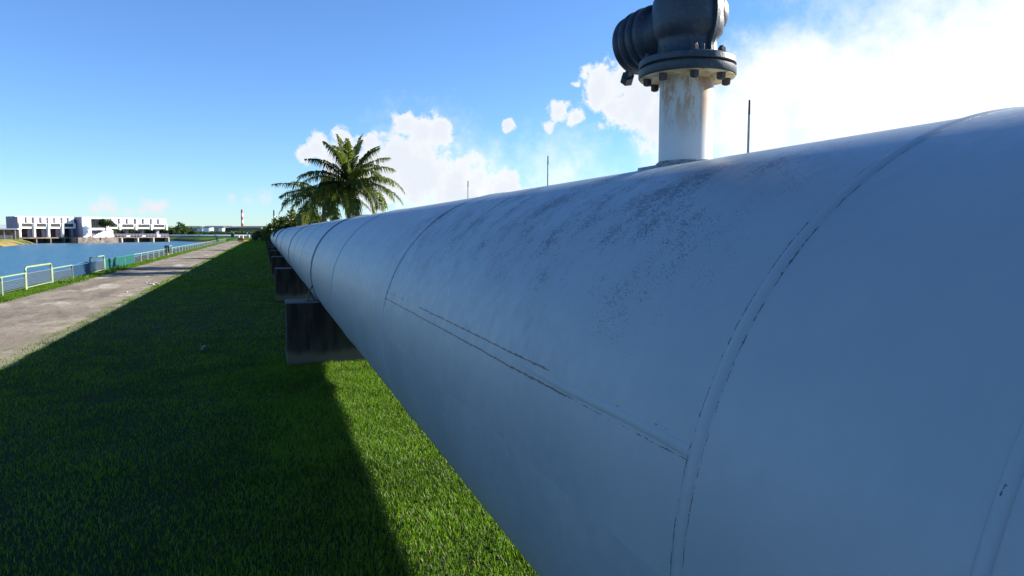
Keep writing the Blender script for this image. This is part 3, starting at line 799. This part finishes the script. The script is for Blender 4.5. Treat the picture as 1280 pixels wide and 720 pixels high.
def tree(name, base, trunk_h, blobs, n, size, label, seed, mat='leaf', group=None, cat='tree', tr=.15):
    r0 = empty(name, base); tag(r0, label, cat, group)
    bm = bmesh.new(); tube(bm, [(0, 0, -.2), (.05, .03, trunk_h * .5), (0, .05, trunk_h)], [tr, tr * .8, tr * .6], 8)
    for b in blobs:
        tube(bm, [(0, .05, trunk_h * .75), (b[0] * .5, b[1] * .5, (trunk_h + b[2]) * .5), (b[0], b[1], b[2])], [tr * .5, tr * .35, tr * .12], 6)
    obj('trunk', bm, 'bark', r0, smooth=True)
    V_, T_ = crown_leaves(blobs, n, size, seed); b0 = np.arange(n) * 4
    raw('crown', V_.reshape(-1, 3), [np.c_[b0, b0 + 1, b0 + 2, b0 + 3]], mat, r0, tone=np.repeat(T_, 4)); return r0
# bushy trees left of the palms, smaller with distance
t0 = spot(372, 62); tree('bushy_tree', t0, 2.0, [(0, 0, 2.7, 1.3, 1.4, 1.1), (-1.0, 0, 2.0, 1.1, 1.3, 1.0), (1.4, 0, 2.6, 1.3, 1.4, 1.0), (0, -.5, 1.5, 1.9, 1.2, 1.1)], 7000, .20,
     'round leafy tree just left of the two palms', 3)
t1 = spot(353, 90); tree('bushy_tree', t1, 2.0, [(0, 0, 2.6, 1.4, 1.6, 1.3), (-1.2, 0, 2.0, 1.2, 1.4, 1.1), (1.4, 0, 2.0, 1.3, 1.5, 1.2)], 5000, .24,
     'low bushy tree rising over the far pipe, left of the leafy one', 4)
t2 = spot(340, 150); tree('bushy_tree', t2, 1.6, [(0, 0, 2.2, 2.3, 2, 1.2), (-2.5, 0, 1.5, 1.6, 2, .9)], 3000, .3,
     'smallest dark tree low beside the farthest pipe', 5, 'farleaf')

# ------------------------------------------------------------------ dam across the water
B0 = CF * 225 + CR * -159
bdir = (CF * .816 + CR * .578).normalized(); bang = math.atan2(bdir.y, bdir.x)
def U(px): k = (px - 640) / FPX; return (225 * k + 159) / (.578 - .816 * k)
# local frame: x along the front, +y into the building, origin on the front corner
def building(name, label, u0=0, v0=0):
    p = B0 + bdir * u0
    return tag(empty(name, (p.x, p.y, 0), bang), label, 'building')
def bx(name, par, mat, *dims_list, bevel=0):
    bm = bmesh.new()
    for d in dims_list: box(bm, *d)
    return obj(name, bm, mat, par, bevel=bevel)
ROOF = 7.2
def gatehouse(label, name, u0, u1, panels, wins, piers, open_back):
    g = building(name, label)
    bx('upper_wall', g, 'lilac', (u0 + .02, u1 - .02, .85, 9, 5.15, ROOF - .1))                 # recessed wall behind the panels, its colour darkened to violet for the gaps' shade
    bx('window_band', g, 'white', (u0, u1, .15, 9, 3.35, 3.93), (u0, u1, .15, 9, 4.96, 5.148))
    bx('roof', g, 'white', (u0 - .1, u1 + .1, 1.9, 9.2, ROOF - .098, ROOF + .12))
    bx('dark_band', g, 'glass', (u0 + .05, u1 - .05, .45, 8.9, 3.932, 4.958))
    for a, b in panels: bx('wall_panel', g, 'white', (a, b, 0, .848, 5.152, ROOF - .1), bevel=.04)
    for a, b in wins:
        f = bx('window', g, 'dark_void', (a, b, .10, .44, 3.94, 4.95))
    # solid pieces between windows
    edges = [u0] + [v for w_ in wins for v in w_] + [u1]
    for a, b in zip(edges[::2], edges[1::2]):
        if b - a > .05: bx('mullion_wall', g, 'white', (a, b, .02, .448, 3.932, 4.958))
    for a, b in piers:
        bx('pier', g, 'white', (a, b, -.25, 1.3, .5 if not open_back else 2.9, 5.15), bevel=.05)
        bx('water_pier', g, 'brown_wall' if not open_back else 'cream_pier', (a + .1, b - .1, -1.2, 4, -2.6, .05))
    bx('deck', g, 'brown_wall', (u0, u1, -.9, 9.5, .06, .45))
    edges = [u0] + [v for w_ in piers for v in w_] + [u1]
    for a, b in zip(edges[::2], edges[1::2]):
        if b - a > 1: 
            bx('sluice_gate', g, 'dark_void', (a, b, 1.5, 1.8, -2.6, .055))
    return g
M['cream_pier'] = mottled('pale_pier_concrete', (.60, .55, .44), (.45, .40, .32), .8, .85)  # cream concrete, paler than the brown quay
LP = [(25, 33.5), (36.5, 42), (46, 51.5), (55, 60.5), (63.5, 69), (72, 78), (81, 86), (89, 95)]
g1 = gatehouse('left white sluice gatehouse with four dark gate bays over the water', 'gatehouse', U(25), U(97),
    [(U(a), U(b)) for a, b in LP], [(U(29.5), U(42.5)), (U(48), U(60)), (U(65.5), U(77.5)), (U(83), U(94))],
    [(U(26), U(28.3)), (U(44.2), U(46.4)), (U(62), U(64.2)), (U(79.5), U(81.6))], False)
for a, b in ((28.3, 44.2), (46.4, 62), (64.2, 79.5), (81.6, 96)):
    bx('bay_shade_sheet', g1, 'dark_void', (U(a) + .05, U(b) - .05, 3.0, 3.3, .46, 3.34))  # dark sheet painted as the shade inside the open bay
    bx('bay_side_wall', g1, 'lilac', (U(b) - .9, U(b) - .05, 1.4, 2.95, .46, 3.34))  # shade of the bay's side put into its violet colour
bx('end_wall', g1, 'lilac', (U(25) - .16, U(25) - .02, .2, 9.1, 0.1, ROOF - .05))  # violet tone paints the shade of this end face
RP = [(131, 139), (142.5, 149), (152.5, 159), (162.5, 169), (173, 179), (182.5, 189), (192.5, 198), (201.5, 209.5)]
g2 = gatehouse('right white sluice gatehouse raised on columns with trees showing beneath', 'gatehouse', U(131), U(211),
    [(U(a), U(b)) for a, b in RP], [(U(136.5), U(149)), (U(154.5), U(169)), (U(174.5), U(189)), (U(194), U(207.5))],
    [(U(134.8), U(136.6)), (U(151), U(153)), (U(171), U(173)), (U(190.5), U(192.3)), (U(209.3), U(211))], True)
for a in (147, 167.5, 187, 205.5):
    bx('column', g2, 'lilac', (U(a) - .5, U(a) + .5, 4, 5.2, .46, 3.34))
    bx('column_foot', g2, 'white', (U(a) - .7, U(a) + .7, 3.3, 3.95, .46, 1.2))
bm = bmesh.new()
for a in np.arange(U(131), U(211), 1.1): box(bm, a - .05, a + .05, -.85, -.75, .46, 1.5)
for z in (.9, 1.2, 1.5): box(bm, U(131), U(211), -.83, -.77, z - .04, z + .04)
obj('railing', bm, 'lilac', g2)
# control block projecting in front
cb = building('control_house', 'white control house with a big dark window between the two gatehouses')
u0, u1 = U(99), U(132.5)
bx('side_wall', cb, 'lilac', (u0, u0 + .3, -3.2, 8, .4, ROOF + .1))  # violet colour carries the shade of the projecting side
bx('front_frame', cb, 'white', (u0 + .302, u1, -3.2, -2.6, ROOF - .5, ROOF + .1), (u0 + .302, u0 + 3.0, -3.2, -2.6, .4, ROOF - .502), (u1 - .7, u1, -3.2, -2.6, .4, ROOF - .502), (u0 + 3.002, u1 - .702, -3.19, -2.6, 2.9, 3.6))
bx('roof', cb, 'white', (u0 + .302, u1, -2.598, 8, ROOF - .3, ROOF + .08))
bx('inner_wall', cb, 'lilac', (u0 + .302, u1 - .2, -1.5, -1.2, .4, ROOF - .31))
wn_ = bx('window', cb, 'glass', (u0 + 3.1, u1 - .8, -2.4, -2.3, 3.61, ROOF - .51))
bm = bmesh.new()
for a in np.linspace(u0 + 3.1, u1 - .8, 7)[1:-1]: box(bm, a - .05, a + .05, -2.5, -2.41, 3.61, ROOF - .51)
obj('window_bars', bm, 'dark_void', wn_)
bm = bmesh.new()
ns = 9
for i in range(ns):
    a = u0 + 2 + i * .75; box(bm, a, a + .75, -5.2, -3.6, .4, .4 + .32 * (i + 1))
obj('stair', bm, 'white', cb)
bx('lower_wall', cb, 'white', (u0 + 8.76, u1 + .4, -5.3, -3.21, .4, 2.8))
bx('quay_wall', cb, 'brown_wall', (U(88), u1 + 1.5, -6.5, 8, -2.8, .38))
# lean-to shelter at the left end
sh = tag(empty('shelter', (0, 0, 0)), 'low shelter with flat white roof at the left end of the dam', 'shelter')
pS = at_depth(11, 215); sh.location = (pS.x, pS.y, 0); sh.rotation_euler = (0, 0, bang - .55)
bx('roof', sh, 'white', (-3.4, 3.2, -2, 2.5, 2.95, 3.3))
bx('back_wall', sh, 'brown_wall', (-3.1, 2.6, 2.0, 2.3, 0, 2.94)); bx('low_wall', sh, 'cream_pier', (-3.1, 1.5, -1.6, -1.4, 0, 1.2))
for x in (-3.0, -.4, 2.4): bx('post', sh, 'lilac', (x - .12, x + .12, -1.9, -1.62, 0, 2.94))
pS = at_depth(-8, 240)
sk = tag(empty('shed', (pS.x, pS.y, 0), bang - .5), 'grey shed with pitched roof behind the shelter at the left edge', 'shed')
bx('wall', sk, 'lilac', (-5, 6, 0, 5, 0, 3.2))
bm = bmesh.new()
v_ = [bm.verts.new(c) for c in ((-5.3, -.4, 3.2), (6.3, -.4, 3.2), (6.3, 2.5, 4.8), (-5.3, 2.5, 4.8), (6.3, 5.4, 3.2), (-5.3, 5.4, 3.2))]
for f in ((0, 1, 2, 3), (3, 2, 4, 5), (1, 4, 2), (0, 3, 5), (0, 5, 4, 1)): bm.faces.new([v_[i] for i in f])
obj('roof', sk, 'pole') if False else obj('roof', bm, 'pole', sk)

# trees round the dam
c = B0 + bdir * (U(121)) - Vector((-bdir.y, bdir.x, 0)) * 7.5
tree('quay_tree', (c.x, c.y, .38), 3.2, [(0, 0, 4.9, 2.0, 2.0, 1.2), (1.6, 0, 4.6, 1.3, 1.3, 1.0), (-1.0, 0, 5.3, 1.2, 1.2, .8)], 3500, .30, 'dark round tree in front of the control house', 8, 'farleaf', tr=.16)
k = 0
bl = []
for (px, dep, hh, wdh, lab) in ((138, 320, 5.2, 5, 'dark tree seen beneath the first open bay right of the control house'), (157, 325, 5.4, 6, 'dark tree seen beneath the second open bay'), (177, 330, 5.2, 6, 'dark tree seen beneath the third open bay'), (197, 330, 5.0, 5, 'dark tree seen beneath the fourth open bay'),
        (212, 292, 4.4, 4.2, 'bushy tree touching the right end of the dam'), (224, 300, 4.6, 4.0, 'bushy tree right of the dam with the taller top behind'), (227, 330, 7.4, 2.6, 'taller dark round tree right of the dam'), (237, 340, 4.4, 4.0, 'low tree farthest right of the dam')):
    p = at_depth(px, dep); k += 1
    tree('bank_tree', p, hh * .5, [(0, 0, hh * .62, wdh * .7, wdh * .7, hh * .34), (wdh * .5, 0, hh * .45, wdh * .5, wdh * .5, hh * .3), (-wdh * .5, 0, hh * .42, wdh * .55, wdh * .5, hh * .3)], 2600, .42, lab, 40 + k, 'farleaf', 'trees round the dam', tr=.2)

# ------------------------------------------------------------------ pipe bridge crossing at the end
xb = spot(226, PEND).x
cr = empty('crossing_pipeline', (0, PEND + 1.2, 0)); tag(cr, 'distant blue pipeline crossing the view behind the path end', 'pipeline')
bm = bmesh.new(); tube(bm, [(-95, 0, .62), (-60, 0, .62), (xb, 0, .62), (PX - .9, 0, .62)], .55, 24); obj('pipe_shell', bm, 'far_pipe', cr, smooth=True)
for x in np.arange(-90, 0, 6.0):
    bm = bmesh.new(); tube(bm, [(x - .2, 0, .62), (x + .2, 0, .62)], .57, 24); obj('coupling', bm, 'sleeve', cr, auto=40)
kb = empty('control_kiosk', spot(290.5, 297)); tag(kb, 'small dark kiosk in front of the distant crossing pipeline', 'kiosk')
bx('cabinet', kb, 'darkroof', (-.6, .6, -.5, .5, 0, 1.5)); bx('lid', kb, 'darkroof', (-.7, .7, -.6, .6, 1.502, 1.62))
# barriers closing the path
def barrier(name, loc, mat, lab, L=1.1):
    e_ = empty(name, loc); tag(e_, lab, 'barrier', 'plastic barriers at the end of the path')
    bm = bmesh.new()
    pr = [(-.25, 0), (-.25, .12), (-.12, .35), (-.09, .85), (.09, .85), (.12, .35), (.25, .12), (.25, 0)]
    a = [bm.verts.new((-L / 2, y, z)) for y, z in pr]; b = [bm.verts.new((L / 2, y, z)) for y, z in pr]
    bm.faces.new(a); bm.faces.new(b[::-1])
    for i in range(8): bm.faces.new((a[(i + 1) % 8], a[i], b[i], b[(i + 1) % 8]))
    bmesh.ops.recalc_face_normals(bm, faces=bm.faces)
    obj('body', bm, mat, e_)
    bx('lug', e_, mat, (L / 2 + .002, L / 2 + .08, -.06, .06, .1, .7)); return e_
q_ = at_pix(305, 302.3, CAMH)
barrier('road_barrier', (q_.x - .75, q_.y, .03), 'brown_red', 'dull red plastic barrier at the far end of the path')
barrier('road_barrier', (q_.x + .55, q_.y + .3, .03), 'yellow', 'yellow plastic barrier at the far end of the path')
for i, px in enumerate((298.5, 303.5, 311.5, 316, 324)):
    q_ = spot(px, 262); e_ = empty('white_bollard', q_); tag(e_, ['first', 'second', 'third', 'fourth', 'rightmost'][i] + ' white bollard from the left beyond the path end', 'bollard', 'white bollards beyond the path')
    bm = bmesh.new(); lathe(bm, [(.22, 0), (.22, .75), (.12, .9)], 12); obj('shaft', bm, 'white', e_, auto=40)
    bm = bmesh.new(); lathe(bm, [(.235, .55), (.235, .68)], 12); obj('band', bm, 'red' if i % 2 else 'yellow', e_, auto=40)

# ------------------------------------------------------------------ industry on the horizon
def far_hedge(name, px0, px1, dep, h, n, label, seed):
    a, b = at_depth(px0, dep), at_depth(px1, dep); L = (b - a).length; r = np.random.default_rng(seed)
    u = r.uniform(0, 1, n); prof = h * (.7 + .3 * np.sin(u * 37) * np.sin(u * 91 + 1) + .15 * np.sin(u * 300))
    P = np.array(a)[None] + np.outer(u, np.array(b - a)); P[:, 2] = r.uniform(0, 1, n) * prof; P[:, :2] += r.normal(0, 2.5, (n, 2))
    a_ = r.normal(size=(n, 3)); a_ /= np.linalg.norm(a_, axis=1)[:, None]; b_ = np.cross(a_, r.normal(size=(n, 3))); b_ /= np.linalg.norm(b_, axis=1)[:, None]
    s = h * .30; V_ = np.stack([P - a_ * s, P - b_ * s * .6, P + a_ * s, P + b_ * s * .6], 1); b0 = np.arange(n) * 4
    return tag(raw(name, V_.reshape(-1, 3), [np.c_[b0, b0 + 1, b0 + 2, b0 + 3]], 'farleaf', tone=np.repeat(r.uniform(0, .9, n), 4)), label, 'vegetation', kind='stuff')
far_hedge('far_scrub', 150, 420, 430, 2.55, 12000, 'low strip of green scrub behind the crossing pipeline', 1)
far_hedge('far_wood', 205, 480, 1150, 8.0, 9000, 'dark line of far trees under the chimneys', 2)
far_hedge('far_wood', -500, 20, 700, 6.5, 6000, 'low line of far trees beyond the left end of the dam', 3)
def tank(px, w_px, ytop, dep, label, mat='tank'):
    p = at_depth(px, dep); r = w_px / FPX * dep / 2; h = CAMH + (290 - ytop) / FPX * dep
    e_ = empty('storage_tank', p); tag(e_, label, 'tank', 'storage tanks on the horizon')
    bm = bmesh.new(); lathe(bm, [(r, 0), (r, h)], 32); obj('shell', bm, mat, e_, auto=40)
    bm = bmesh.new(); lathe(bm, [(r + .3, h + .02), (r + .3, h + .5), (r * .5, h + 1.2), (.2, h + 1.6)], 32); obj('roof', bm, 'darkroof', e_, auto=40)
for px, wp_, yt, lab in ((237, 4.5, 284.7, 'leftmost small white tank on the horizon'), (251, 5, 285.5, 'second white tank, between two blue grey sheds'), (262, 12, 284.7, 'widest white storage tank on the horizon'), (278.5, 7, 285.1, 'rightmost white tank, close right of a blue shed')):
    tank(px, wp_, yt, 900, lab)
def shed(px0, px1, ytop, dep, label, mat='bluegrey'):
    a, b = at_depth(px0, dep), at_depth(px1, dep); L = (b - a).length; h = CAMH + (290 - ytop) / FPX * dep
    e_ = empty('industrial_shed', a, math.atan2((b - a).y, (b - a).x)); tag(e_, label, 'building', 'industrial sheds on the horizon')
    bx('wall', e_, mat, (0, L, 0, 30, 0, h))
    bm = bmesh.new(); v_ = [bm.verts.new(c) for c in ((-1, -1, h), (L + 1, -1, h), (L + 1, 15, h + 2.2), (-1, 15, h + 2.2), (L + 1, 31, h), (-1, 31, h))]
    for f in ((0, 1, 2, 3), (3, 2, 4, 5), (1, 4, 2), (0, 3, 5), (0, 5, 4, 1)): bm.faces.new([v_[i] for i in f])
    obj('roof', bm, 'darkroof', e_)
for a, b, yt, lab, m_ in ((229, 246, 284.5, 'long dark shed behind the leftmost white tank', 'bluegrey'), (240.5, 249, 285.3, 'blue grey shed between the first two white tanks', 'bluegrey'),
        (253.5, 284, 284.3, 'widest dark shed behind the white tanks', 'darkroof'), (268.5, 276, 284.5, 'blue shed between the two right tanks', 'bluegrey'), (285, 300, 284.9, 'dark shed left of the striped chimney', 'darkroof'),
        (300, 327, 284.5, 'long pale brown shed right of the striped chimney', 'brown_wall')):
    shed(a, b, yt, 935 if b - a > 10 else 915, lab, m_)
def chimney(px, ytop, dep, r, lab, mats):
    p = at_depth(px, dep); h = CAMH + (290 - ytop) / FPX * dep
    e_ = empty('chimney', p); tag(e_, lab, 'chimney'); n_ = len(mats)
    for i, m_ in enumerate(mats):
        z0, z1 = h * i / n_, h * (i + 1) / n_; f0, f1 = 1 - .3 * i / n_, 1 - .3 * (i + 1) / n_
        bm = bmesh.new(); lathe(bm, [(r * f0, z0), (r * f1, z1 - .01)], 24, cap=True); obj('stack_section', bm, m_, e_, auto=40)
chimney(304.3, 262.2, 980, 1.9, 'tall red and white striped chimney on the horizon', ['chim_white', 'chim_white', 'red', 'chim_white', 'red', 'chim_white', 'red'])
chimney(344.3, 262.8, 980, 1.9, 'blue grey chimney just above the bushy trees', ['chim_white', 'chim_grey', 'chim_white', 'chim_grey'])

# ------------------------------------------------------------------ small things
random.seed(5)
for i, (px, py, s_) in enumerate(((183, 353.5, 0.050), (187.5, 355, 0.070), (191, 355.5, 0.085), (195, 354, 0.060), (198, 355.2, 0.050), (192, 353, 0.040), (158, 365, 0.050))):
    p = at_pix(px, py, CAMH - .03); bm = bmesh.new(); bmesh.ops.create_icosphere(bm, subdivisions=2, radius=1)
    for v in bm.verts:
        v.co *= 1 + .35 * noise.noise(v.co * 1.3 + Vector((i * 9, 0, 0))); v.co = Vector((v.co.x * s_, v.co.y * s_ * .8, v.co.z * s_ * .5))
    o = obj('pale_stone', bm, 'stone', smooth=True); o.location = (p.x, p.y, .035)
    tag(o, ('single pale stone lying apart on the left of the path' if i == 6 else 'pale broken stone in the small heap on the path by the shadow edge'), 'stone', None if i == 6 else 'pale stones heaped on the path')
p = at_pix(253, 441, CAMH)
bm = bmesh.new(); prev = None
for i, u in enumerate(np.linspace(0, 1, 10)):
    wd_ = .035 * math.sin(PI * min(1, u * .95 + .03)); x = .14 * u * u; y_ = .42 * u
    row = [bm.verts.new((x - wd_, y_, .03 + .05 * math.sin(PI * u) + .012)), bm.verts.new((x, y_, .03 + .05 * math.sin(PI * u))), bm.verts.new((x + wd_, y_, .03 + .05 * math.sin(PI * u) + .012))]
    if prev:
        for k in range(2): bm.faces.new((prev[k], prev[k + 1], row[k + 1], row[k]))
    prev = row
o = obj('fallen_leaf', bm, 'deadleaf', smooth=True); o.location = (p.x, p.y - .15, .03); tag(o, 'dry curled leaf lying in the shaded grass', 'leaf')
md = o.modifiers.new('thickness', 'SOLIDIFY'); md.thickness = .003

S.cycles.max_bounces = 6; S.cycles.diffuse_bounces = 2; S.cycles.glossy_bounces = 3; S.cycles.transparent_max_bounces = 6
